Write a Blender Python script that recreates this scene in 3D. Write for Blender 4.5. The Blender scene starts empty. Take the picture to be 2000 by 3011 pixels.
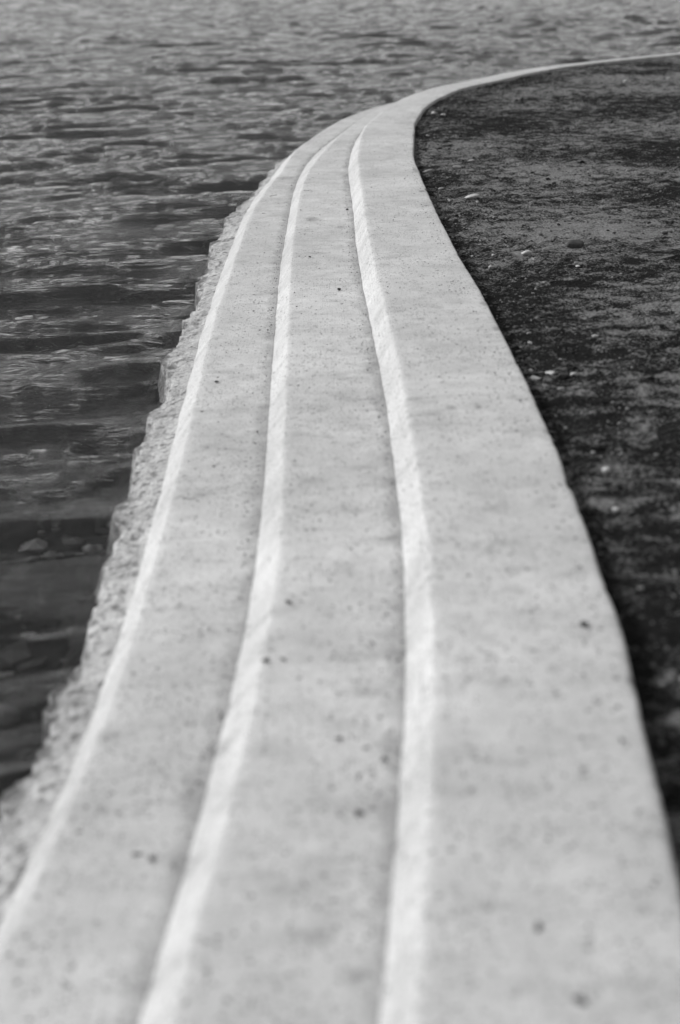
import bpy, math, random
import numpy as np
from mathutils import Matrix, Vector

# ------------------------------------------------------------------ camera, world, sun, exposure
sc = bpy.context.scene
sc.render.engine = 'CYCLES'
sc.cycles.use_denoising = True
sc.cycles.max_bounces = 8
sc.cycles.transmission_bounces = 5
sc.cycles.caustics_reflective = True
sc.view_settings.view_transform = 'Standard'
sc.view_settings.look = 'None'
sc.view_settings.gamma = 1
sc.view_settings.use_curve_mapping = False
sc.view_settings.exposure = EXPOSURE = 1.0

CAP_Z = 0.465                      # top of the sea wall above the water (z = 0)
cam_d = bpy.data.cameras.new('camera')
cam = bpy.data.objects.new('camera', cam_d)
sc.collection.objects.link(cam)
sc.camera = cam
cam_d.sensor_fit = 'VERTICAL'
cam_d.sensor_height = 36.0
cam_d.sensor_width = 24.0
cam_d.lens = 50.0
cam_d.clip_start = 0.05
cam_d.clip_end = 5000
cam_d.dof.use_dof = True
cam_d.dof.focus_distance = 8.2
cam_d.dof.aperture_fstop = 1.7
th, rl = math.radians(21.41), math.radians(-2)
R_ = Vector((1, 0, 0)); F_ = Vector((0, math.cos(th), -math.sin(th))); U_ = Vector((0, math.sin(th), math.cos(th)))
X_ = R_ * math.cos(rl) + U_ * math.sin(rl); Y_ = -R_ * math.sin(rl) + U_ * math.cos(rl)
m = Matrix((X_, Y_, -F_)).transposed().to_4x4()
m.translation = Vector((0, 0, 1.4657 + CAP_Z))
cam.matrix_world = m

SUN_EL, SUN_AZ = math.radians(36), math.radians(-78)      # azimuth from +Y, negative = over the water on the left
SKY_TOP, SKY_PTS, SKY_GAIN = .50, ((.07, .14), (.17, .42), (.28, .32), (.42, .12), (.75, .28)), 6.2
w = bpy.data.worlds.new('World'); sc.world = w; w.use_nodes = True
nt = w.node_tree; N = nt.nodes; L = nt.links
N.clear()
wo = N.new('ShaderNodeOutputWorld'); bg = N.new('ShaderNodeBackground')
sky = N.new('ShaderNodeTexSky'); sky.sky_type = 'NISHITA'; sky.sun_disc = False
sky.sun_elevation = SUN_EL; sky.sun_rotation = SUN_AZ
sky.air_density = 1.0; sky.dust_density = 1.5; sky.ozone_density = 1.0
bw = N.new('ShaderNodeRGBToBW')
L.new(sky.outputs[0], bw.inputs[0])
tc = N.new('ShaderNodeTexCoord'); mp = N.new('ShaderNodeMapping'); mp.inputs['Scale'].default_value = (1, 1, 3.2)
L.new(tc.outputs['Generated'], mp.inputs[0])
cn = N.new('ShaderNodeTexNoise'); cn.inputs['Scale'].default_value = 2.2; cn.inputs['Detail'].default_value = 5
L.new(mp.outputs[0], cn.inputs[0])
cr = N.new('ShaderNodeMapRange'); cr.inputs[1].default_value = .3; cr.inputs[2].default_value = .7
cr.inputs[3].default_value = .6; cr.inputs[4].default_value = 1.5
L.new(cn.outputs['Fac'], cr.inputs[0])
mu = N.new('ShaderNodeMath'); mu.operation = 'MULTIPLY'
L.new(bw.outputs[0], mu.inputs[0]); L.new(cr.outputs[0], mu.inputs[1])
# overcast, with bright and dark bands shaped for the water's reflections, alike all round
pw = N.new('ShaderNodeMath'); pw.operation = 'POWER'; pw.inputs[1].default_value = .3
L.new(bw.outputs[0], pw.inputs[0]); L.new(pw.outputs[0], mu.inputs[0])
sz = N.new('ShaderNodeSeparateXYZ'); L.new(tc.outputs['Generated'], sz.inputs[0])
el = N.new('ShaderNodeFloatCurve'); cv = el.mapping.curves[0]
while len(cv.points) > 2: cv.points.remove(cv.points[1])
cv.points[0].location = (0, .08); cv.points[1].location = (1, SKY_TOP)
for p_ in SKY_PTS: cv.points.new(*p_)
el.mapping.update()
L.new(sz.outputs[2], el.inputs['Value'])
m2 = N.new('ShaderNodeMath'); m2.operation = 'MULTIPLY'
L.new(mu.outputs[0], m2.inputs[0]); L.new(el.outputs[0], m2.inputs[1])
m4 = N.new('ShaderNodeMath'); m4.operation = 'MULTIPLY'; m4.inputs[1].default_value = SKY_GAIN
L.new(m2.outputs[0], m4.inputs[0])
L.new(m4.outputs[0], bg.inputs[0]); bg.inputs[1].default_value = 0.1
L.new(bg.outputs[0], wo.inputs[0])

sd = bpy.data.lights.new('sun', 'SUN'); sd.energy = 2.0; sd.angle = math.radians(20); sd.color = (1, 1, 1)
sun = bpy.data.objects.new('sun', sd); sc.collection.objects.link(sun)
sdir = Vector((math.sin(SUN_AZ) * math.cos(SUN_EL), math.cos(SUN_AZ) * math.cos(SUN_EL), math.sin(SUN_EL)))
sun.rotation_euler = sdir.to_track_quat('Z', 'Y').to_euler()
sun.location = (-10, 5, 12)

# ------------------------------------------------------------------ noise
rng = np.random.RandomState(7)
PERM = rng.permutation(256); PERM = np.r_[PERM, PERM]
GR = rng.uniform(0, 2 * np.pi, 256); GX, GY = np.cos(GR), np.sin(GR)
def pn(x, y, seed=0):
    """2-D Perlin noise, about -1..1"""
    x = np.asarray(x, float) + seed * 17.31; y = np.asarray(y, float) + seed * 9.77
    xi = np.floor(x).astype(int); yi = np.floor(y).astype(int)
    xf = x - xi; yf = y - yi
    u = xf * xf * xf * (xf * (xf * 6 - 15) + 10); v = yf * yf * yf * (yf * (yf * 6 - 15) + 10)
    def g(a, b, fx, fy):
        h = PERM[PERM[a & 255] + (b & 255)]
        return GX[h] * fx + GY[h] * fy
    a = g(xi, yi, xf, yf); b = g(xi + 1, yi, xf - 1, yf)
    c = g(xi, yi + 1, xf, yf - 1); d = g(xi + 1, yi + 1, xf - 1, yf - 1)
    return 1.5 * ((a + u * (b - a)) + v * ((c + u * (d - c)) - (a + u * (b - a))))
def fbm(x, y, seed=0, n=4):
    r = 0; a = 1; t = 0
    for k in range(n):
        r = r + a * pn(x * 2 ** k, y * 2 ** k, seed + k * 3); t += a; a *= .5
    return r / t

# ------------------------------------------------------------------ mesh helpers
def mesh_np(name, V, Q, mat, smooth=True, parent=None, attrs=None):
    V = np.asarray(V, np.float32).reshape(-1, 3); Q = np.asarray(Q, np.int32)
    me = bpy.data.meshes.new(name)
    k = Q.shape[1]
    me.vertices.add(len(V)); me.vertices.foreach_set('co', V.ravel())
    me.loops.add(Q.size); me.loops.foreach_set('vertex_index', Q.ravel())
    me.polygons.add(len(Q)); me.polygons.foreach_set('loop_start', np.arange(0, Q.size, k, dtype=np.int32))
    me.polygons.foreach_set('use_smooth', np.full(len(Q), smooth))
    me.update(calc_edges=True)
    for n_, arr in (attrs or {}).items():
        at = me.attributes.new(n_, 'FLOAT', 'POINT'); at.data.foreach_set('value', np.asarray(arr, np.float32).ravel())
    me.materials.append(mat)
    o = bpy.data.objects.new(name, me); sc.collection.objects.link(o)
    if parent: o.parent = parent
    return o
def grid_q(nr, nc, close=False):
    i = np.arange(nr - 1)[:, None]; j = np.arange(nc - 1 if not close else nc)[None]
    j2 = (j + 1) % nc
    a = i * nc + j; b = i * nc + j2; c = (i + 1) * nc + j2; d = (i + 1) * nc + j
    return np.stack([a, b, c, d], -1).reshape(-1, 4)

# ------------------------------------------------------------------ materials
def new_mat(name):
    m = bpy.data.materials.new(name); m.use_nodes = True
    m.node_tree.nodes.clear(); return m
class NB:
    def __init__(s, mat):
        s.t = mat.node_tree
        s.out = s.n('ShaderNodeOutputMaterial')
        s.tc = s.n('ShaderNodeTexCoord')
    def n(s, typ, **kw):
        x = s.t.nodes.new(typ)
        for k, v in kw.items(): setattr(x, k, v)
        return x
    def l(s, a, b): s.t.links.new(a, b)
    def mapping(s, sc_, loc=(0, 0, 0), rot=(0, 0, 0)):
        q = s.n('ShaderNodeMapping'); q.inputs['Scale'].default_value = sc_; q.inputs['Location'].default_value = loc
        q.inputs['Rotation'].default_value = rot
        s.l(s.tc.outputs['Object'], q.inputs[0]); return q.outputs[0]
    def noise(s, vec, scale, detail=4, rough=.55, dist=0):
        q = s.n('ShaderNodeTexNoise'); q.inputs['Scale'].default_value = scale; q.inputs['Detail'].default_value = detail
        q.inputs['Roughness'].default_value = rough; q.inputs['Distortion'].default_value = dist
        s.l(vec, q.inputs['Vector']); return q.outputs['Fac']
    def vor(s, vec, scale, out='Distance', feature='F1'):
        q = s.n('ShaderNodeTexVoronoi', feature=feature); q.inputs['Scale'].default_value = scale
        s.l(vec, q.inputs['Vector']); return q.outputs[out], q
    def rng(s, v, a, b, c, d, clamp=True):
        q = s.n('ShaderNodeMapRange'); q.clamp = clamp
        for i, k in enumerate((a, b, c, d)): q.inputs[i + 1].default_value = k
        s.l(v, q.inputs[0]); return q.outputs[0]
    def m(s, op, a, b=None, c=None):
        q = s.n('ShaderNodeMath', operation=op)
        for i, k in enumerate((a, b, c)):
            if k is None: continue
            if isinstance(k, (int, float)): q.inputs[i].default_value = k
            else: s.l(k, q.inputs[i])
        return q.outputs[0]
    def mix(s, f, a, b):     # a + f*(b-a)
        q = s.n('ShaderNodeMix', data_type='FLOAT')
        for i, k in zip((0, 2, 3), (f, a, b)):
            if isinstance(k, (int, float)): q.inputs[i].default_value = k
            else: s.l(k, q.inputs[i])
        return q.outputs[0]
    def attr(s, name):
        q = s.n('ShaderNodeAttribute'); q.attribute_name = name; return q.outputs['Fac']
    def bump(s, h, dist, strength=1, normal=None):
        q = s.n('ShaderNodeBump'); q.inputs['Distance'].default_value = dist; q.inputs['Strength'].default_value = strength
        s.l(h, q.inputs['Height'])
        if normal: s.l(normal, q.inputs['Normal'])
        return q.outputs[0]
    def principled(s, col, rough=.8, spec=.5, normal=None):
        p = s.n('ShaderNodeBsdfPrincipled')
        for k, v in (('Base Color', col), ('Roughness', rough), ('Specular IOR Level', spec)):
            if isinstance(v, (int, float)):
                p.inputs[k].default_value = (v, v, v, 1) if k == 'Base Color' else v
            else: s.l(v, p.inputs[k])
        if normal: s.l(normal, p.inputs['Normal'])
        s.l(p.outputs[0], s.out.inputs[0]); return p

def concrete(name, base=.50, spots=1.0):
    mt = new_mat(name); b = NB(mt)
    o = b.mapping((1, 1, 1))
    big = b.noise(o, 1.7, 4, .6)
    med = b.noise(o, 9, 5, .6)
    tro = b.noise(b.mapping((5, 38, 1)), 1.0, 5, .65, .4)      # trowel marks across the wall
    fine = b.noise(o, 170, 3, .6)
    grain = b.noise(o, 520, 2, .6)
    c = b.m('MULTIPLY', b.rng(big, .3, .7, .82, 1.10), base)
    c = b.m('MULTIPLY', c, b.rng(med, .3, .7, .86, 1.08))
    gn = b.n('ShaderNodeNewGeometry'); gs_ = b.n('ShaderNodeSeparateXYZ'); b.l(gn.outputs['True Normal'], gs_.inputs[0])
    flat_ = b.rng(gs_.outputs[2], .85, .97, 0, 1)               # trowelled only on the level faces
    c = b.m('MULTIPLY', c, b.mix(flat_, 1.0, b.rng(tro, .3, .7, .95, 1.04)))
    c = b.m('MULTIPLY', c, b.rng(fine, .3, .7, .84, 1.12))
    # smudges: scarce soft patches of grime
    sm = b.noise(b.mapping((1, 1.6, 1), loc=(3, 1, 0)), 6.5, 6, .62)
    c = b.m('MULTIPLY', c, b.rng(sm, .55, .75, 1.0, .68))
    # pin holes and specks of grit, three sizes
    hs = None
    for sc_, lo, hi, keep, dk in ((17, .07, .15, .66, .28), (40, .14, .30, .52, .25), (90, .22, .42, .42, .32)):
        v, q = b.vor(o, sc_)
        q2 = b.n('ShaderNodeSeparateColor'); b.l(q.outputs['Color'], q2.inputs[0])
        sel = b.m('GREATER_THAN', q2.outputs[0], keep)
        sz = b.rng(q2.outputs[1], 0, 1, .45, 1.15)
        vv = b.m('DIVIDE', v, sz)
        near = b.rng(vv, lo, hi, 1, 0)
        sp = b.m('MULTIPLY', near, sel)
        dens = b.rng(b.noise(b.mapping((1, 1, 1), loc=(sc_, 0, 0)), 2.3, 3), .40, .60, .5, 1)
        sp = b.m('MULTIPLY', sp, dens)
        c = b.m('MULTIPLY', c, b.mix(b.m('MULTIPLY', sp, spots), 1.0, dk))
        hs = sp if hs is None else b.m('MAXIMUM', hs, sp)
    # grime blown over the landward edge
    ac = b.attr('across')
    ed = b.m('ADD', ac, b.rng(b.noise(o, 7, 5, .6), .3, .75, -.16, .10))
    c = b.m('MULTIPLY', c, b.rng(ed, -.02, .06, 1.0, .80))
    # contact shade painted into the inner corner of each step, with some dirt
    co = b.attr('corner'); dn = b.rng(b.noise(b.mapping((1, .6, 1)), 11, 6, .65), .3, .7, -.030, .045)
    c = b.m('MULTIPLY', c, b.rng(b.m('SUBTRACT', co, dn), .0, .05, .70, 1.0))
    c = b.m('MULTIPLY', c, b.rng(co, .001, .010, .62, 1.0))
    wob = b.rng(b.noise(o, 28, 5, .7), .2, .8, -.75, .75, False)
    for mx_, my_, wx_, wy_, k_ in MARKS:
        s_ = b.n('ShaderNodeMapping', vector_type='TEXTURE')
        s_.inputs['Location'].default_value = (mx_, my_, CAP_Z); s_.inputs['Scale'].default_value = (wx_, wy_, 3.0)
        b.l(b.tc.outputs['Object'], s_.inputs[0])
        ln = b.n('ShaderNodeVectorMath', operation='LENGTH'); b.l(s_.outputs[0], ln.inputs[0])
        c = b.m('MULTIPLY', c, b.rng(b.m('ADD', ln.outputs['Value'], wob), .5, 1.25, k_, 1.0))
    h = b.m('ADD', b.m('MULTIPLY', fine, .5), b.m('MULTIPLY', grain, .35))
    h = b.m('ADD', h, b.m('MULTIPLY', b.m('MULTIPLY', tro, flat_), .5))
    h = b.m('SUBTRACT', h, b.m('MULTIPLY', hs, 1.4))
    nb = b.bump(h, .0022, .8)
    nb = b.bump(b.m('MULTIPLY', med, flat_), .006, .3, nb)
    b.principled(c, .62, .5, nb)
    return mt

MARKS = [(0.718, 13.469, 0.097, 0.098, 0.8), (0.094, 12.582, 0.055, 0.069, 0.8), (-0.344, 11.652, 0.065, 0.066, 0.8), (-0.118, 9.21, 0.04, 0.089, 0.62), (0.068, 8.868, 0.034, 0.053, 0.7), (0.39, 3.428, 0.022, 0.025, 0.75), (0.355, 3.473, 0.011, 0.019, 0.8), (0.455, 2.755, 0.02, 0.02, 0.8), (0.065, 3.122, 0.02, 0.011, 0.75), (0.393, 4.688, 0.019, 0.031, 0.68), (0.488, 4.677, 0.013, 0.031, 0.7), (0.462, 6.169, 0.033, 0.029, 0.75), (0.372, 5.962, 0.021, 0.033, 0.75), (0.63, 10.43, 0.02, 0.12, 0.6), (0.61, 9.439, 0.021, 0.05, 0.55), (0.672, 6.209, 0.017, 0.039, 0.6), (0.675, 5.764, 0.019, 0.04, 0.55), (0.609, 2.694, 0.011, 0.026, 0.5), (0.001, 1.918, 0.018, 0.019, 0.72)]      # stains on the steps: x, y, half widths, tone

def footing_mat():
    mt = new_mat('broken_concrete'); b = NB(mt)
    o = b.mapping((1, 1, 1))
    big = b.noise(o, 5, 6, .65); fine = b.noise(o, 70, 5, .7); agg, q = b.vor(o, 55)
    c = b.m('MULTIPLY', b.rng(big, .32, .68, .62, 1.12), .44)
    c = b.m('MULTIPLY', c, b.rng(fine, .35, .65, .60, 1.15))
    s2 = b.n('ShaderNodeSeparateColor'); b.l(q.outputs['Color'], s2.inputs[0])
    c = b.m('MULTIPLY', c, b.mix(b.rng(agg, .2, .45, 1, 0), 1.0, b.rng(s2.outputs[0], 0, 1, .55, 1.25)))
    hole = b.rng(b.noise(o, 24, 5, .65), .53, .64, 0, 1)
    c = b.m('MULTIPLY', c, b.mix(hole, 1.0, .36))
    # wet, weedy band near the water
    g = b.n('ShaderNodeNewGeometry'); sx = b.n('ShaderNodeSeparateXYZ'); b.l(g.outputs['Position'], sx.inputs[0])
    zz = b.m('ADD', sx.outputs[2], b.rng(b.noise(o, 9, 5, .65), .3, .7, -.045, .045))
    wet = b.rng(b.m('ADD', b.attr('outer'), b.rng(b.noise(o, 8, 6, .68), .3, .7, -.26, .26)), .52, .72, 0, 1)
    c = b.m('MULTIPLY', c, b.mix(wet, 1.0, .26))
    h = b.m('ADD', b.m('MULTIPLY', fine, .8), b.m('SUBTRACT', b.m('MULTIPLY', agg, .7), hole))
    nb = b.bump(h, .005, .8)
    b.principled(c, b.mix(wet, .8, .35), .5, nb)
    return mt

def sand_mat():
    mt = new_mat('damp_sand'); b = NB(mt)
    o = b.mapping((1, 1, 1))
    n1 = b.noise(b.mapping((1, 1.25, 1)), .55, 3, .5)
    n2 = b.noise(b.mapping((1, 1.3, 1)), 7.5, 7, .66, .3)
    n3 = b.noise(o, 75, 5, .7); n4 = b.noise(o, 300, 2, .6)
    ac = b.attr('inland')                      # dry crust away from the wall, damp beside it
    far = b.rng(ac, .3, 1.1, -.075, .02)
    t = b.m('ADD', b.m('ADD', n2, b.m('MULTIPLY', b.m('SUBTRACT', n1, .5), .85)), far)
    t = b.m('ADD', t, b.m('MULTIPLY', b.m('SUBTRACT', n3, .5), .8))
    dry = b.rng(t, .45, .63, 0, 1)
    c = b.mix(dry, .016, .24)
    c = b.m('MULTIPLY', c, b.rng(n3, .32, .68, .6, 1.45))
    c = b.m('MULTIPLY', c, b.rng(n4, .3, .7, .7, 1.3))
    v, q = b.vor(o, 120); s2 = b.n('ShaderNodeSeparateColor'); b.l(q.outputs['Color'], s2.inputs[0])
    grit = b.m('MULTIPLY', b.rng(v, .16, .26, 1, 0), b.m('GREATER_THAN', s2.outputs[0], .86))
    c = b.mix(grit, c, b.rng(s2.outputs[1], .2, 1, .03, .42))
    h = b.m('ADD', b.m('MULTIPLY', n3, 1.0), b.m('MULTIPLY', n4, .35))
    h = b.m('ADD', h, b.m('MULTIPLY', grit, .5))
    nb = b.bump(h, .02, 1.0)
    b.principled(c, b.mix(dry, .8, .95), .06, nb)
    return mt

def stone_mat(name, base, rough=.7):
    mt = new_mat(name); b = NB(mt)
    o = b.mapping((1, 1, 1))
    n = b.noise(o, 60, 5, .65); n2 = b.noise(o, 14, 3)
    c = b.m('MULTIPLY', b.rng(n, .3, .7, .7, 1.2), base)
    c = b.m('MULTIPLY', c, b.rng(n2, .3, .7, .8, 1.15))
    b.principled(c, rough, .4, b.bump(n, .004, .8))
    return mt

def gravel_mat():
    mt = new_mat('mixed_gravel'); b = NB(mt)
    a = b.attr('tone'); n = b.noise(b.mapping((1, 1, 1)), 120, 4, .6)
    c = b.m('MULTIPLY', b.rng(a, 0, 1, .025, .36), b.rng(n, .3, .7, .7, 1.2))
    b.principled(c, .75, .4, b.bump(n, .002, .7))
    return mt

def water_mat():
    mt = new_mat('sea_water'); b = NB(mt)
    o = b.mapping((1, 1.7, 1))
    rip = b.noise(b.mapping((9, 22, 1)), 1.0, 4, .6, .6)
    cap = b.noise(b.mapping((45, 80, 1)), 1.0, 4, .65, .4)
    patch = b.rng(b.noise(b.mapping((1, 2.2, 1), loc=(2, 5, 0)), .8, 3), .42, .60, .0, 1)
    gp_ = b.n('ShaderNodeSeparateXYZ'); b.l(b.tc.outputs['Object'], gp_.inputs[0])
    out_ = b.m('MAXIMUM', b.rng(gp_.outputs[1], 5.0, 9.5, .12, 1), b.m('MULTIPLY', patch, .7))      # sheltered, smoother water in the near corner
    h = b.m('ADD', b.m('MULTIPLY', rip, out_), b.m('MULTIPLY', b.m('MULTIPLY', cap, patch), .28))
    nb = b.bump(h, .026, .75)
    fr = b.n('ShaderNodeFresnel'); fr.inputs[0].default_value = 1.333; b.l(nb, fr.inputs[1])
    gl = b.n('ShaderNodeBsdfGlossy'); gl.inputs[0].default_value = (1, 1, 1, 1); gl.inputs['Roughness'].default_value = .04
    rf = b.n('ShaderNodeBsdfRefraction'); rf.inputs[0].default_value = (.7, .7, .7, 1); rf.inputs['IOR'].default_value = 1.333
    rf.inputs['Roughness'].default_value = 0.0
    b.l(nb, gl.inputs['Normal']); b.l(nb, rf.inputs['Normal'])
    mx = b.n('ShaderNodeMixShader'); b.l(fr.outputs[0], mx.inputs[0]); b.l(rf.outputs[0], mx.inputs[1]); b.l(gl.outputs[0], mx.inputs[2])
    b.l(mx.outputs[0], b.out.inputs[0])
    return mt

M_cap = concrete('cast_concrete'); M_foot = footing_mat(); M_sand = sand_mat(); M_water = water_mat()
M_dark = stone_mat('dark_stone', .06, .8); M_pale = stone_mat('pale_stone', .48, .7); M_grey = stone_mat('grey_stone', .20)
M_bed = stone_mat('seabed_mud', .022, .9); M_twig = stone_mat('dry_twig', .12, .8)
M_gravel = gravel_mat()

# ------------------------------------------------------------------ plan of the sea wall: metres, upper seaward arris of the coping
XY = [[-0.513,-3.294],[-0.465,-2.896],[-0.418,-2.499],[-0.371,-2.102],[-0.323,-1.705],[-0.276,-1.308],[-0.228,-0.91],[-0.181,-0.513],[-0.134,-0.116],[-0.086,0.281],[-0.039,0.678],[0.009,1.075],[0.056,1.473],[0.104,1.87],[0.146,2.267],[0.18,2.666],[0.207,3.065],[0.228,3.464],[0.235,3.864],[0.236,4.264],[0.239,4.664],[0.242,5.064],[0.239,5.464],[0.235,5.864],[0.231,6.264],[0.223,6.664],[0.216,7.064],[0.214,7.464],[0.211,7.864],[0.209,8.264],[0.21,8.664],[0.214,9.064],[0.215,9.464],[0.215,9.864],[0.217,10.264],[0.222,10.663],[0.227,11.063],[0.236,11.463],[0.252,11.863],[0.272,12.262],[0.297,12.662],[0.327,13.06],[0.367,13.458],[0.426,13.853],[0.498,14.247],[0.566,14.641],[0.639,15.034],[0.72,15.426],[0.816,15.814],[0.931,16.196],[1.061,16.574],[1.213,16.943],[1.398,17.297],[1.611,17.634],[1.826,17.971],[2.027,18.316],[2.239,18.655],[2.467,18.983],[2.712,19.299],[2.965,19.607],[3.251,19.881],[3.57,20.119],[3.889,20.361],[4.207,20.604],[4.528,20.843],[4.85,21.08],[5.176,21.311],[5.508,21.535],[5.841,21.756],[6.175,21.976],[6.514,22.188],[6.857,22.394],[7.201,22.598],[7.546,22.8],[7.896,22.993],[8.25,23.18],[8.604,23.367],[8.959,23.549],[9.32,23.722],[9.682,23.891],[10.045,24.059],[10.411,24.222],[10.78,24.375],[11.151,24.525],[11.522,24.674],[11.896,24.815],[12.273,24.949],[12.651,25.08],[13.029,25.21],[13.411,25.329],[13.795,25.443],[14.178,25.555],[14.563,25.663],[14.951,25.761],[15.34,25.855],[15.729,25.948],[16.12,26.034],[16.512,26.111],[16.905,26.185],[17.299,26.257],[17.693,26.321],[18.089,26.377],[18.486,26.431],[18.882,26.482],[19.28,26.523],[19.679,26.558],[20.077,26.592],[20.476,26.622],[20.875,26.641],[21.275,26.656],[21.675,26.67]]
OFF = {
  1: [[5.4,0.431],[5.45,0.429],[5.55,0.432],[5.8,0.43],[5.95,0.431],[6.1,0.433],[6.2,0.441],[6.4,0.44],[6.65,0.433],[6.95,0.438],[7.25,0.444],[7.6,0.456],[7.85,0.455],[8.4,0.455],[8.85,0.457],[9.25,0.455],[9.9,0.464],[10.7,0.446],[11.1,0.445],[11.8,0.441],[12.7,0.434],[13.6,0.438],[14.35,0.431],[15.25,0.456],[16.25,0.462],[17.25,0.431],[18.05,0.396],[18.8,0.398],[19.6,0.407],[20.5,0.369],[21.59,0.351],[23.19,0.296],[24.64,0.193],[26.09,0.176]],
  3: [[5.15,0.062],[5.25,0.061],[5.4,0.062],[5.55,0.065],[5.75,0.066],[5.95,0.063],[6.05,0.059],[6.25,0.058],[6.45,0.062],[6.65,0.065],[6.85,0.064],[7.1,0.059],[7.4,0.054],[7.6,0.055],[7.9,0.057],[8.2,0.055],[8.55,0.057],[8.95,0.058],[9.45,0.062],[10.0,0.06],[10.7,0.062],[11.5,0.063],[12.5,0.062],[13.25,0.06],[13.9,0.069],[14.6,0.075],[15.4,0.089],[16.05,0.095],[16.8,0.097],[17.8,0.183]],
  4: [[5.1,0.393],[5.2,0.403],[5.3,0.403],[5.4,0.402],[5.5,0.402],[5.6,0.407],[5.7,0.404],[5.85,0.4],[6.0,0.403],[6.15,0.403],[6.25,0.406],[6.4,0.41],[6.55,0.413],[6.65,0.413],[6.85,0.411],[7.1,0.412],[7.3,0.412],[7.6,0.417],[7.9,0.426],[8.35,0.434],[8.75,0.436],[9.2,0.44],[9.75,0.438],[10.2,0.431],[10.8,0.435],[11.45,0.434],[11.95,0.434],[12.5,0.434],[13.1,0.427],[13.7,0.422],[14.3,0.405],[14.95,0.379],[15.45,0.35],[15.9,0.323],[16.5,0.281]],
  5: [[5.2,0.473],[5.3,0.48],[5.4,0.48],[5.55,0.484],[5.65,0.481],[5.8,0.483],[5.95,0.483],[6.15,0.486],[6.35,0.489],[6.45,0.486],[6.6,0.487],[6.75,0.49],[6.9,0.493],[7.15,0.49],[7.35,0.488],[7.6,0.488],[7.95,0.495],[8.3,0.503],[8.7,0.506],[9.05,0.508],[9.55,0.509],[9.95,0.503],[10.4,0.502],[10.95,0.505],[11.4,0.504],[12.15,0.502],[12.75,0.5],[13.4,0.495],[13.9,0.495],[14.5,0.488],[15.1,0.477],[15.85,0.46],[16.45,0.431],[16.9,0.398]],
  6: [[5.45,0.776],[5.55,0.773],[5.65,0.769],[5.75,0.769],[5.85,0.77],[6.0,0.775],[6.15,0.776],[6.35,0.782],[6.45,0.782],[6.6,0.785],[6.7,0.787],[6.85,0.791],[7.0,0.793],[7.15,0.798],[7.3,0.802],[7.45,0.799],[7.6,0.796],[7.95,0.802],[8.2,0.808],[8.45,0.811],[8.75,0.813],[9.05,0.817],[9.3,0.817],[9.65,0.819],[10.1,0.812],[10.55,0.805],[11.0,0.798],[11.45,0.786],[11.8,0.785],[12.25,0.783],[12.8,0.782],[13.2,0.772],[13.65,0.756],[14.1,0.73],[14.6,0.702],[15.25,0.65]],
  7: [[5.6,0.856],[5.75,0.853],[5.85,0.851],[6.0,0.848],[6.15,0.848],[6.3,0.851],[6.5,0.856],[6.65,0.865],[6.8,0.867],[6.95,0.868],[7.05,0.868],[7.2,0.866],[7.35,0.867],[7.5,0.868],[7.65,0.867],[7.9,0.875],[8.15,0.882],[8.4,0.888],[8.7,0.889],[9.0,0.891],[9.3,0.895],[9.65,0.892],[10.0,0.889],[10.4,0.889],[10.85,0.884],[11.25,0.881],[11.85,0.878],[12.25,0.875],[12.75,0.868],[13.2,0.861],[13.75,0.856],[14.15,0.841],[14.55,0.821],[15.05,0.796],[15.65,0.764]],
  8: [[6.2,1.048],[6.35,1.047],[6.5,1.05],[6.7,1.048],[6.85,1.053],[7.05,1.071],[7.25,1.091],[7.45,1.105],[7.6,1.11],[7.8,1.111],[8.0,1.106],[8.2,1.103],[8.4,1.117],[8.6,1.12],[8.85,1.13],[9.15,1.134],[9.55,1.116],[9.9,1.105],[10.25,1.122],[10.6,1.103],[11.0,1.082],[11.5,1.077],[11.95,1.064],[12.5,1.06],[13.15,1.088],[13.35,1.074],[13.85,1.059],[14.35,1.04],[14.7,0.973],[15.05,0.916]],
}

P = np.array(XY, float)
S0 = np.r_[0, np.cumsum(np.linalg.norm(np.diff(P, axis=0), axis=1))]
SHIFT = float(S0[0])
d0 = P[1] - P[0]; d0 /= np.linalg.norm(d0); d1 = P[-1] - P[-2]; d1 /= np.linalg.norm(d1)
P = np.vstack([P[0] - d0 * 26, P, P[-1] + d1 * 40]); S0 = np.r_[-26, S0, S0[-1] + 40]
def plan(s):
    x = np.interp(s, S0, P[:, 0]); y = np.interp(s, S0, P[:, 1]); return x, y
st = np.r_[np.arange(-26, -1, 1.0), np.arange(-1, 3.5, .1), np.arange(3.5, 16, .0125), np.arange(16, 27, .03), np.arange(27, 46, .5), np.arange(46, S0[-1], 3.0)]
X0, Y0 = plan(st)
tg = np.stack([np.interp(st, st, np.gradient(X0, st)), np.gradient(Y0, st)], 1)
# smooth the tangents so that the offsets do not kink
def smooth(a, s, sig=.25):
    out = np.empty_like(a); g = np.arange(s[0], s[-1], .05); ag = np.interp(g, s, a)
    r = int(sig / .05 * 3); k = np.exp(-.5 * (np.arange(-r, r + 1) * .05 / sig) ** 2); k /= k.sum()
    ap = np.r_[np.full(r, ag[0]), ag, np.full(r, ag[-1])]
    return np.interp(s, g, np.convolve(ap, k, 'valid'))
tg = np.stack([smooth(tg[:, 0], st), smooth(tg[:, 1], st)], 1); tg /= np.linalg.norm(tg, axis=1)[:, None]
nx, ny = -tg[:, 1], tg[:, 0]                  # towards the sea
def off(k, sig=.22, tail=None):
    t = OFF[k] + ([tail] if tail else [])
    a = np.array(t, float)
    return smooth(np.interp(st, a[:, 0], a[:, 1]), st, sig)
o1 = -np.maximum(off(1, .12), .20)
o3, o4, o5, o6, o7 = off(3, .15), off(4), off(5), off(6), off(7)
o3 = np.clip(o3, .04, .075); o8 = off(8, .05)
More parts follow.
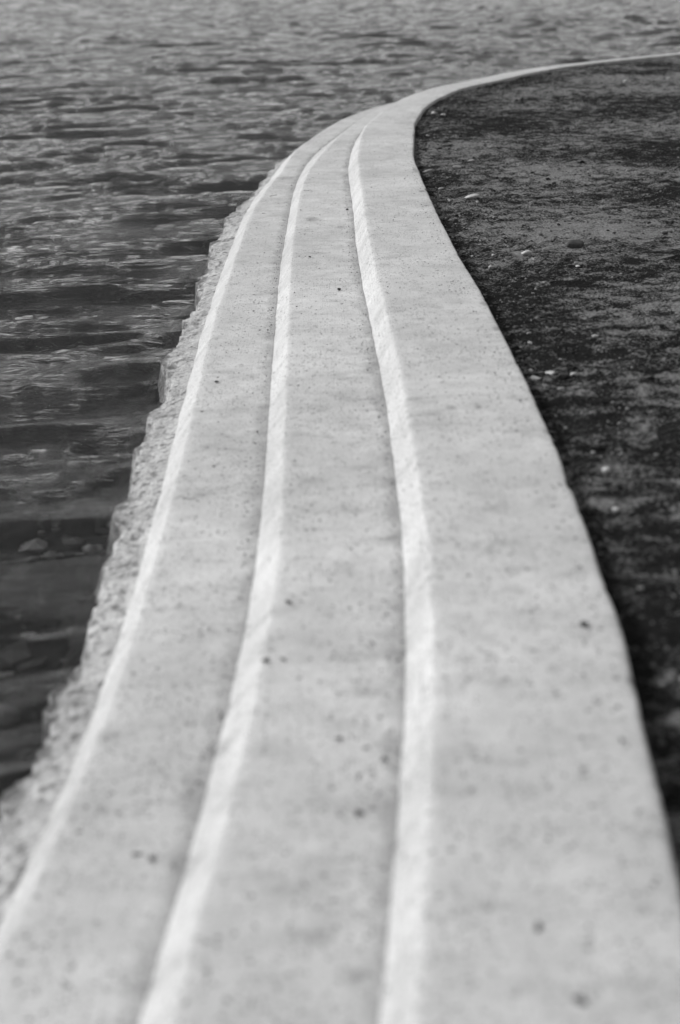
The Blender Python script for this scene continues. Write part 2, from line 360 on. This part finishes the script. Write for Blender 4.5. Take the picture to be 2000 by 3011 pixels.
o4 = np.maximum(o4, o3 + .12); o5 = np.maximum(o5, o4 + .045); o6 = np.maximum(o6, o5 + .12); o7 = np.maximum(o7, o6 + .05); o8 = np.maximum(o8, o7 + .12)
H1, H2, H3 = .115, .088, .106
def wav(seed, a, l): return a * pn(st / l, st * 0 + .5, seed) + a * .45 * pn(st / l * 3.7, st * 0 + .5, seed + 5)
zd = wav(91, .0025, 1.6)

def course(name, prof, mat, parent):
    """prof: list of (offset array, height array or number)"""
    offs = np.stack([np.broadcast_to(a, st.shape) for a, _ in prof], 1)
    zz = np.stack([np.broadcast_to(np.asarray(z, float), st.shape) for _, z in prof], 1)
    V = np.stack([X0[:, None] + nx[:, None] * offs, Y0[:, None] + ny[:, None] * offs, zz], -1)
    nr, nc = offs.shape
    ac = -offs - np.broadcast_to(-o1[:, None], offs.shape) if name == 'coping' else np.full(offs.shape, -1.0)
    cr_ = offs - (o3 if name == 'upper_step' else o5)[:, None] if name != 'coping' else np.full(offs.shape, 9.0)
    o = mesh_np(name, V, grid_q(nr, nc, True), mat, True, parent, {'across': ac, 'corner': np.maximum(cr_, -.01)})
    return o

wall = bpy.data.objects.new('sea_wall', None); sc.collection.objects.link(wall)
wall['label'] = 'pale stepped concrete sea wall curving away between the water and the dark sand'
wall['category'] = 'sea wall'; wall['kind'] = 'thing'

nick = lambda q: -.007 * np.clip(pn(st / .06, st * 0, q) - .35, 0, 1) / .65 - .004 * np.clip(pn(st / .022, st * 0, q + 1) - .3, 0, 1)
e = wav(1, .0035, .22) + nick(50); e3 = wav(2, .003, .3)
chip = -.022 * np.clip(pn(st / .28, st * 0, 31) - .42, 0, 1) / .58 - .010 * np.clip(pn(st / .07, st * 0, 33) - .35, 0, 1)
c1 = o1 - wav(3, .003, .5) - chip                      # inland edge, chipped here and there
Zc = CAP_Z + zd; Z1 = CAP_Z - H1 + zd
course('coping', [
    (c1 + .01, 0.02), (c1 + .002, Zc - .10), (c1, Zc - .02), (c1 + .0015, Zc - .009), (c1 + .005, Zc - .003), (c1 + .012, Zc - .0005), (c1 + .03, Zc),
    (o1 * .5, Zc + .001), (e - .03, Zc), (e - .010, Zc - .0006), (e - .003, Zc - .0028), (e + .002, Zc - .0065), (e + .006, Zc - .0105),
    (o3 + e3 - .008, Z1 + .019), (o3 + e3 - .003, Z1 + .014), (o3 + e3 - .001, Z1 + .010), (o3 + e3 - .004, Z1 + .0075), (o3 + e3 - .016, Z1 + .006), (o3 - .03, Z1 + .004), (o3 - .04, 0.02)],
    M_cap, wall)
e4 = wav(6, .0035, .25) + nick(53); e5 = wav(7, .003, .3)
Z1b = CAP_Z - H1 + zd * .7; Z2 = CAP_Z - H1 - H2 + wav(92, .002, 1.3)
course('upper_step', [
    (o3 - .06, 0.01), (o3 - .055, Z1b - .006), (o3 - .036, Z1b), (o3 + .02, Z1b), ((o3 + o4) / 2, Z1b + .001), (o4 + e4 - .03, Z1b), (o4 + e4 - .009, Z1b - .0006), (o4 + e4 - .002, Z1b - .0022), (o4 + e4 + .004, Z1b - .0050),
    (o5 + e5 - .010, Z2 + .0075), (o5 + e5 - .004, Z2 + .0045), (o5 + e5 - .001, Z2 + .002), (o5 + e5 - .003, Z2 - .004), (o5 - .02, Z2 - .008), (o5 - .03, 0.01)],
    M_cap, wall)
e6 = wav(8, .0035, .25) + nick(56); e7 = wav(9, .004, .25)
Z2b = Z2; Z3 = CAP_Z - H1 - H2 - H3 + wav(93, .003, 1.1)
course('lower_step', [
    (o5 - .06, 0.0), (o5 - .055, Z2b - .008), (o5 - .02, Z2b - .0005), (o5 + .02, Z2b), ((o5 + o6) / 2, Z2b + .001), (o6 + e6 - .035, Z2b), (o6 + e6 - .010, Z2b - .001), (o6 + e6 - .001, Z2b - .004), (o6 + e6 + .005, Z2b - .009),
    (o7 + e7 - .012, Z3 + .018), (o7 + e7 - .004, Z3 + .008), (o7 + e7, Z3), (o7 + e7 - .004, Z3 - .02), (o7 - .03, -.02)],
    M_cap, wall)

# rough broken footing that runs down into the water
def footing():
    T = np.r_[-.25, -.1, np.linspace(0, 1.25, 42), 1.5, 1.9]
    S, TT = np.meshgrid(st, T, indexing='ij')
    a7, a8 = o7[:, None] - .01, o8[:, None]
    brk = .66 + .20 * pn(S / .33, S * 0, 41) + .13 * pn(S / .10, S * 0, 42) - .10 * np.abs(pn(S / .05, S * 0, 49))      # where the lit slope breaks off
    brk = np.clip(brk, .35, 1.02)
    zs = -.008 - .035 * np.clip(TT / brk, -1, 1) 
    k = np.clip((TT - brk) / (1 - brk + .02), 0, None)
    zb = -.26 * np.where(k < 1, k ** .7, 1 + (k - 1) * .9)
    z = (Z3[:, None]) + zs + zb
    j = np.clip(TT, 0, 1)
    o_ = a7 + (a8 - a7) * TT + (.025 * pn(S / .38, TT * .7, 48) + .007 * np.abs(pn(S / .06, TT * 2.5, 57)) + .020 * pn(S / .14, TT * 2.2, 43) + .005 * pn(S / .04, TT * 5, 44)) * j
    z = z + (.010 * fbm(S / .16, TT * 1.8, 45, 4) + .004 * np.abs(pn(S / .045, TT * 5, 58)) + .004 * pn(S / .035, TT * 6, 46)) * np.clip(TT * 3 + .2, 0, 1)
    # bitten-out hollows
    hol = np.clip(pn(S / .20, TT * 2.0, 47) - .30, 0, 1) * np.clip(TT * 4, 0, 1)
    z = z - .04 * hol
    x = X0[:, None] + nx[:, None] * o_; y = Y0[:, None] + ny[:, None] * o_
    return mesh_np('rough_footing', np.stack([x, y, z], -1), grid_q(len(st), len(T)), M_foot, True, wall, {'outer': TT + .0 * S})
footing()

# ------------------------------------------------------------------ sand
def graded(a, b, fine, g, lim): 
    v = [a]
    while v[-1] < b: v.append(v[-1] + max(fine, fine + (v[-1] - g) * lim if v[-1] > g else fine))
    return np.array(v)
gx = np.r_[-graded(-0.0, 25, .5, 2, .3)[::-1][:-1], graded(0, 4.5, .015, 2, .008), ]
gx = np.r_[gx, graded(gx[-1] + .05, 90, .05, 4.5, .16)]
gy = np.r_[-(graded(-1.0, 26, .2, 1, .3)[::-1][:-1]), graded(1.0, 22.5, .014, 3, .0018)]
gy = np.r_[gy, graded(gy[-1] + .05, 24, .2, 22, .1)]
GXX, GYY = np.meshgrid(gx, gy, indexing='xy')
def signed_inland(x, y):
    sel = np.r_[0:len(st):1]
    keep = np.concatenate([[0], np.where(np.diff(np.floor(st / .12)) != 0)[0] + 1])
    px, py, qx, qy = X0[keep], Y0[keep], nx[keep], ny[keep]
    x = x.ravel().astype(np.float32); y = y.ravel().astype(np.float32); out = np.empty(len(x), np.float32)
    for a in range(0, len(x), 20000):
        dx = x[a:a + 20000, None] - px[None].astype(np.float32); dy = y[a:a + 20000, None] - py[None].astype(np.float32)
        j = (dx * dx + dy * dy).argmin(1); r = np.arange(len(j))
        out[a:a + 20000] = -(dx[r, j] * qx[j] + dy[r, j] * qy[j])
    return out
near = (GXX > -3)
dd = signed_inland(GXX, GYY).reshape(GXX.shape)
def sand_h(x, y, d):
    z = CAP_Z - .056 + .016 * pn(x / 1.3, y / 1.3, 1) + .010 * pn(x / .42, y / .42, 2) + .0075 * pn(x / .13, y / .13, 3)
    r = fbm(x / .09, y / .09, 4, 3)
    z = z + .022 * np.clip(r, -.05, .5) + .009 * np.abs(pn(x / .05, y / .05, 8)) + .003 * pn(x / .025, y / .025, 9)
    return z - .012 * np.exp(-np.clip(d - .42, 0, 9) / .12) + .032 * np.clip((y - 9) / 5, 0, 1) * np.exp(-np.clip(d - .3, 0, 9) / 1.2)
ZZ = sand_h(GXX, GYY, dd)
Q = grid_q(*GXX.shape); kp = (dd.ravel() > .12)
Q = Q[kp[Q].all(1)]
used = np.zeros(GXX.size, bool); used[Q.ravel()] = True
idx = np.cumsum(used) - 1
V = np.stack([GXX.ravel(), GYY.ravel(), ZZ.ravel()], 1)[used]
so = mesh_np('sand_ground', V, idx[Q], M_sand, True, None, {'inland': dd.ravel()[used]}); so['kind'] = 'structure'

# ------------------------------------------------------------------ water: one sheet, finer where the bay is near
def waves(x, y):
    r = np.random.RandomState(5); z = np.zeros_like(x)
    R = np.hypot(x, y)
    # long-crested wind chop running mostly toward the wall, many lengths
    wx = x + .25 * pn(x / 1.7, y / 1.7, 61); wy = y + .22 * pn(x / 1.3, y / .9, 62)
    for k in range(56):
        lam = .13 * (13.0) ** r.rand(); th_ = math.radians(97) + r.normal(0, .18 if lam > .5 else .28)
        kk = 2 * math.pi / lam; a = .0105 * lam ** .85 * (1.3 if lam < .4 else 1.25 if lam < 1.1 else .5) / 1.1
        ph = r.rand() * 6.283
        gu, gv, gp0 = x / (lam * 4.5), y / (lam * 2.0), 1.7 * k
        cell = .55 + .95 * pn(gu * math.cos(gp0) - gv * math.sin(gp0), gu * math.sin(gp0) + gv * math.cos(gp0), 100 + k)      # groups
        z += a * cell * np.sin(kk * (wx * math.cos(th_) + wy * math.sin(th_)) + ph)
    calm = np.clip(.45 + .55 * np.clip((R - 4.0) / 4.5, 0, 1) + .25 * pn(x / 2.2, y / 2.2, 63), .2, 1.3)
    return z * calm
ang = np.radians(90 - np.r_[np.linspace(-180, -34, 60)[:-1], np.linspace(-34, -17, 160)[:-1], np.linspace(-17, 17, 620)[:-1], np.linspace(17, 34, 120)[:-1], np.linspace(34, 180, 60)])
rad = [1.0]
while rad[-1] < 120: rad.append(rad[-1] * 1.0052 if rad[-1] > 2.5 else rad[-1] * 1.03)
while rad[-1] < 2500: rad.append(rad[-1] * 1.04)
rad = np.array(rad)
RR, AA = np.meshgrid(rad, ang, indexing='ij')
WX, WY = RR * np.cos(AA), RR * np.sin(AA) - 1.0
WZ = waves(WX, WY) * np.clip(1.6 - RR / 300, .0, 1)
wat = mesh_np('water', np.stack([WX, WY, WZ], -1), grid_q(*RR.shape), M_water); wat['kind'] = 'structure'

# ------------------------------------------------------------------ sea bed under it
bx = np.r_[np.linspace(-60, -6, 28)[:-1], np.arange(-6, .4, .05), np.linspace(.5, 60, 20)]
by = np.r_[np.linspace(-30, 1, 12)[:-1], np.arange(1, 14, .05), np.linspace(14, 120, 40)]
BX, BY = np.meshgrid(bx, by)
BZ = -.10 - .10 * np.clip(-BX - .9, 0, 12) - .045 * np.clip(BY - 3, 0, 40) + .05 * fbm(BX / .5, BY / .5, 71) + .03 * pn(BX / .12, BY / .12, 74)
bo = mesh_np('seabed', np.stack([BX, BY, BZ], -1), grid_q(*BX.shape), M_bed); bo['kind'] = 'structure'
def bed_z(x, y): 
    return float(-.10 - .10 * max(-x - .9, 0) - .045 * max(y - 3, 0))

# ------------------------------------------------------------------ lumps
import bmesh
def ico(sub):
    bm = bmesh.new(); bmesh.ops.create_icosphere(bm, subdivisions=sub, radius=1)
    v = np.array([q.co[:] for q in bm.verts]); f_ = np.array([[q.index for q in p.verts] for p in bm.faces]); bm.free(); return v, f_
I1, I3 = ico(1), ico(3)
def many(name, pts, mat, seed=3, tone=None, flat=.6):
    r = np.random.RandomState(seed); v, f_ = I1
    n = len(pts); nv = len(v)
    k = r.uniform(.65, 1.25, (n, nv, 1)) * v[None]
    k = k * r.uniform(.7, 1.3, (n, 1, 3)) * np.array([1, 1, flat])
    a = r.uniform(0, 6.28, n); ca, sa = np.cos(a)[:, None], np.sin(a)[:, None]
    x = k[..., 0] * ca - k[..., 1] * sa; y = k[..., 0] * sa + k[..., 1] * ca
    k = np.stack([x, y, k[..., 2]], -1) * pts[:, None, 3:4] + pts[:, None, :3]
    F = (f_[None] + (np.arange(n) * nv)[:, None, None]).reshape(-1, 3)
    t = np.repeat(r.rand(n) ** 5 * .8 if tone is None else tone, nv)
    o = mesh_np(name, k.reshape(-1, 3), F, mat, False, None, {'tone': t}); o['kind'] = 'stuff'; return o
r = np.random.RandomState(11)
def gravel_pts():
    out = []
    n = 9000
    y = 1.2 + 19 * r.rand(n) ** 1.1; x = r.uniform(.3, 5.5, n)
    ex = r.rand(n // 2); s_ = r.uniform(5, 22, n // 2); xs, ys = plan(s_); nxs = np.interp(s_, st, nx); nys = np.interp(s_, st, ny)
    dd_ = .45 + r.exponential(.28, n // 2)
    x = np.r_[x, xs - nxs * dd_]; y = np.r_[y, ys - nys * dd_]
    d = signed_inland(x, y); k = d > .47; x, y, d = x[k], y[k], d[k]
    sz = .0028 + .0045 * r.rand(len(x)) ** 3 * 2 + (r.rand(len(x)) > .985) * .010
    z = sand_h(x, y, d) + sz * .25
    return np.stack([x, y, z, sz], 1)
gp = gravel_pts()
g = many('gravel', gp, M_gravel, 3); g['label'] = 'fine mixed pebbles scattered over the dark sand'
n = 2600
yy_ = 3 + 17 * r.rand(n) ** 1.2; xx_ = r.uniform(.4, 5.2, n); d_ = signed_inland(xx_, yy_); k_ = (d_ > .47) & (pn(xx_ / .8, yy_ / .8, 21) > -.15)
xx_, yy_, d_ = xx_[k_], yy_[k_], d_[k_]; sz = .006 + .016 * r.rand(len(xx_)) ** 2.5
g = many('sand_clods', np.stack([xx_, yy_, sand_h(xx_, yy_, d_), sz], 1), M_sand, 6, tone=r.rand(len(xx_)), flat=.5)
g['label'] = 'crumbled clods of damp sand on the beach'
# grit on the wall
n = 5200
s_ = r.uniform(5, 21, n); lane = r.randint(0, 3, n); tt = r.rand(n)
lo = np.where(lane == 0, -.40, np.where(lane == 1, np.interp(s_, st, o3) + .01, np.interp(s_, st, o5) + .01))
hi = np.where(lane == 0, -.02, np.where(lane == 1, np.interp(s_, st, o4) - .02, np.interp(s_, st, o6) - .02))
edge_ = (lane == 0) & (r.rand(n) < .55); tt = np.where(edge_, np.clip(r.exponential(.09, n), 0, 1), tt)
tt = np.where((lane > 0) & (r.rand(n) < .45), tt * .12, tt)
of = lo + (hi - lo) * tt; sz = .0010 + .0034 * r.rand(n) ** 3.5
zz = np.where(lane == 0, np.interp(s_, st, Zc), np.where(lane == 1, np.interp(s_, st, Z1b), np.interp(s_, st, Z2b)))
xs, ys = plan(s_)
g = many('grit', np.stack([xs + np.interp(s_, st, nx) * of, ys + np.interp(s_, st, ny) * of, zz + sz * .3, sz], 1), M_gravel, 5, tone=r.rand(n) * .12)
g['label'] = 'dark grit strewn on the concrete steps'
# stones on the sea bed
n = 1400
x = -.85 - r.exponential(.9, n); y = 1.6 + r.rand(n) * 8
sz = .015 + .05 * r.rand(n) ** 2.5
z = np.array([bed_z(a, b_) for a, b_ in zip(x, y)]) + sz * .3
g = many('seabed_stones', np.stack([x, y, z, sz], 1), M_gravel, 9, tone=.06 + .8 * r.rand(n) ** 3)
g['label'] = 'dark stones lying on the bottom in the shallow water'

def stone(x, y, z, size, flat, mat, label, group=None, cat='stone', name='stone', seed=0, rot=None, el=1.25):
    rr = np.random.RandomState(seed + 100); v, f_ = I3
    q = v.copy()
    ax = rr.normal(size=(9, 3)); ax /= np.linalg.norm(ax, axis=1)[:, None]; hgt = rr.uniform(.42, .85, 9)
    for a_, h_ in zip(ax, hgt):                            # broken facets
        dp = q @ a_; q = q - a_[None] * np.clip(dp - h_, 0, None)[:, None] * .85
    q = q * (1 + .10 * pn(v[:, 0] * 2.5 + seed, v[:, 1] * 2.5 + v[:, 2] * 1.7, 5))[:, None]
    q = q * np.array([el, 1 / el ** .5, flat]) * size / 2
    a = rr.uniform(-.5, .5) if rot is None else rot
    q = np.stack([q[:, 0] * math.cos(a) - q[:, 1] * math.sin(a), q[:, 0] * math.sin(a) + q[:, 1] * math.cos(a), q[:, 2]], 1)
    zb = q[:, 2].min(); q[:, 2] -= zb
    o = mesh_np(name, q, f_, mat, True)
    o.location = (x, y, z - (.22 if name == 'stone' else .1) * flat * size)
    o['label'] = label; o['category'] = cat
    if group: o['group'] = group
    return o
def on_sand(x, y):
    d = signed_inland(np.array([x]), np.array([y])); return float(sand_h(np.array([x]), np.array([y]), d)[0])
TB, TA = CAP_Z - H1 + .001, CAP_Z - H1 - H2 + .001
S_SAND = 'loose stones on the dark sand'
for i, (x, y, size, flat, m_, lab) in enumerate([
    (0.933, 9.367, .088, .42, M_pale, 'flat white stone, largest pale one on the sand beside the curve of the wall'),
    (0.776, 9.866, .045, .6, M_grey, 'pale grey knob of stone close to the wall edge, behind the flat white stone'),
    (1.102, 11.137, .055, .5, M_pale, 'white chip tilted on the sand behind the flat white stone'),
    (0.988, 12.036, .072, .5, M_dark, 'dark oval stone, right one of the dark pair before the bend'),
    (0.917, 11.923, .055, .5, M_dark, 'dark oval stone, left one of the dark pair before the bend'),
    (0.788, 12.203, .075, .35, M_dark, 'flat dark stone almost touching the wall before the bend'),
    (0.756, 8.591, .05, .95, M_dark, 'upright round dark stone close to the wall edge'),
    (1.063, 14.483, .058, .6, M_pale, 'white pebble at the inside of the bend, left of its pair'),
    (1.142, 14.269, .05, .5, M_pale, 'white pebble at the inside of the bend, right of its pair'),
    (0.882, 12.771, .032, .7, M_pale, 'lone small white pebble between the bend and the dark pair'),
    (1.311, 7.631, .10, .8, M_dark, 'largest dark rock, standing out alone on the open sand'),
    (1.033, 7.485, .056, .7, M_pale, 'white lump lying left of the largest dark rock'),
    (1.052, 7.334, .016, .8, M_pale, 'small bright pebble right in front of the white lump'),
    (1.239, 7.102, .03, .4, M_pale, 'small flat white pebble in front of the largest dark rock'),
    (0.832, 5.277, .045, .35, M_pale, 'long flat pale stone in the cluster by the wall edge'),
    (0.753, 5.186, .044, .5, M_pale, 'pale stone nearest the wall in the cluster by the wall edge'),
    (0.776, 5.073, .024, .7, M_grey, 'small grey pebble at the front of the cluster by the wall edge'),
    (0.761, 5.345, .020, .8, M_pale, 'tiny bright pebble at the back of the cluster by the wall edge'),
    (0.910, 5.220, .026, .8, M_pale, 'round pale pebble at the right of the cluster by the wall edge'),
    (0.826, 4.145, .026, .9, M_pale, 'blurred pale pebble alone on the dark sand, the farther of the nearest two'),
    (0.795, 3.809, .018, .9, M_pale, 'blurred bright pebble nearest to the viewer on the sand'),
    (2.730, 18.731, .05, .5, M_dark, 'small dark stone by the far coping, left of its pair'),
    (2.830, 18.686, .066, .5, M_dark, 'long dark stone by the far coping, right of its pair'),
    (3.515, 17.331, .045, .8, M_pale, 'pale upright pebble far out on the sand'),
    (4.067, 17.533, .04, .8, M_pale, 'pale pebble farthest to the right on the far sand'),
    (0.702, 9.822, .06, .35, M_dark, 'flat dark stone tucked under the wall edge behind the round one'),
    (0.741, 10.623, .085, .5, M_grey, 'rough grey clod beside the chipped wall edge'),
    (0.962, 10.781, .085, .45, M_grey, 'broad grey clod behind the flat white stone')]):
    stone(x, y, on_sand(x, y), size, flat, m_, lab, S_SAND, seed=i)
S_WALL = 'dark pebbles lying on the concrete'
for i, (x, y, z, size, flat, lab) in enumerate([
    (0.552, 2.963, CAP_Z, .024, .5, 'dark pebble on the coping near its right edge, darkest spot there'),
    (0.294, 1.878, CAP_Z, .015, .5, 'dark pebble on the coping, upper one of the two at the bottom'),
    (0.331, 1.704, CAP_Z, .018, .4, 'dark pebble on the coping nearest to the bottom of the picture'),
    (0.033, 7.095, TB, .022, .6, 'dark pebble on the middle step beside the tall riser'),
    (-0.144, 3.388, TB, .017, .45, 'dark pebble alone in the left half of the middle step'),
    (-0.193, 3.063, TB, .015, .4, 'dark pebble on the middle step at its outer edge, left of a pair'),
    (-0.150, 3.065, TB, .013, .4, 'dark pebble on the middle step, right of a pair at the outer edge'),
    (-0.021, 2.683, TB, .014, .4, 'dark pebble in the middle of the middle step'),
    (0.074, 2.592, TB, .013, .5, 'dark pebble on the middle step, up against the tall riser'),
    (0.017, 2.397, TB, .018, .3, 'flat dark pebble nearest to the viewer on the middle step'),
    (0.117, 9.501, TB, .020, .7, 'farthest dark pebble on the middle step, touching the riser'),
    (-0.120, 7.963, TB, .013, .6, 'tiny dark pebble in the middle of the middle step, far away'),
    (-0.501, 5.798, TA, .017, .7, 'dark round pebble on the lowest step, sharpest one there'),
    (-0.399, 2.393, TA, .015, .4, 'dark pebble on the lowest step, right of the nearest pair'),
    (-0.431, 2.411, TA, .013, .3, 'dark pebble on the lowest step, left of the nearest pair'),
    (-0.440, 4.730, TA, .012, .6, 'small dark pebble on the lowest step behind the round one')]):
    stone(x, y, z + .001, size, flat, M_dark, lab, S_WALL, cat='pebble', name='pebble', seed=i + 40, el=1.1 + .7 * ((i * 37) % 10) / 10, rot=(i * 1.3) % 3)
stone(-0.994, 4.046, -.09, .05, .6, M_pale, 'pale stone under the dark water left of the footing', None, seed=77)

def twig(x, y, z, pts, rad_, label):
    """a thin bent stem lying on the concrete"""
    pts = np.array(pts, float); n = 14; t = np.linspace(0, len(pts) - 1, n)
    c = np.stack([np.interp(t, range(len(pts)), pts[:, 0]), np.interp(t, range(len(pts)), pts[:, 1])], 1)
    c[1:-1] = (c[:-2] + 2 * c[1:-1] + c[2:]) / 4
    V = []
    for i in range(n):
        d = c[min(i + 1, n - 1)] - c[max(i - 1, 0)]; d /= np.linalg.norm(d); q = np.array([-d[1], d[0]])
        rr = rad_ * (1 - .6 * i / n)
        for k in range(6):
            a = k * math.pi / 3
            V.append([c[i, 0] + q[0] * math.cos(a) * rr, c[i, 1] + q[1] * math.cos(a) * rr, rr + .002 * math.sin(i * .5) ** 2 + math.sin(a) * rr])
    o = mesh_np('twig', V, grid_q(n, 6, True), M_twig); o.location = (x, y, z)
    o['label'] = label; o['category'] = 'twig'; o['group'] = 'dry twigs on the steps'

twig(-0.416, 10.782, TA, [(-.025, -.02), (0, 0), (.02, .03), (.028, .02), (.02, .005)], .0016, 'curled dry twig on the lowest step, the farther one there')
twig(-0.150, 10.393, TB, [(-.03, .01), (0, 0), (.012, .012), (.03, -.012)], .0016, 'small bent twig on the middle step near the far bend')
twig(-0.458, 9.996, TA, [(-.012, .0), (0, .012), (.012, 0), (.008, -.01)], .0018, 'tiny hooked twig on the lowest step, nearest of its twigs')
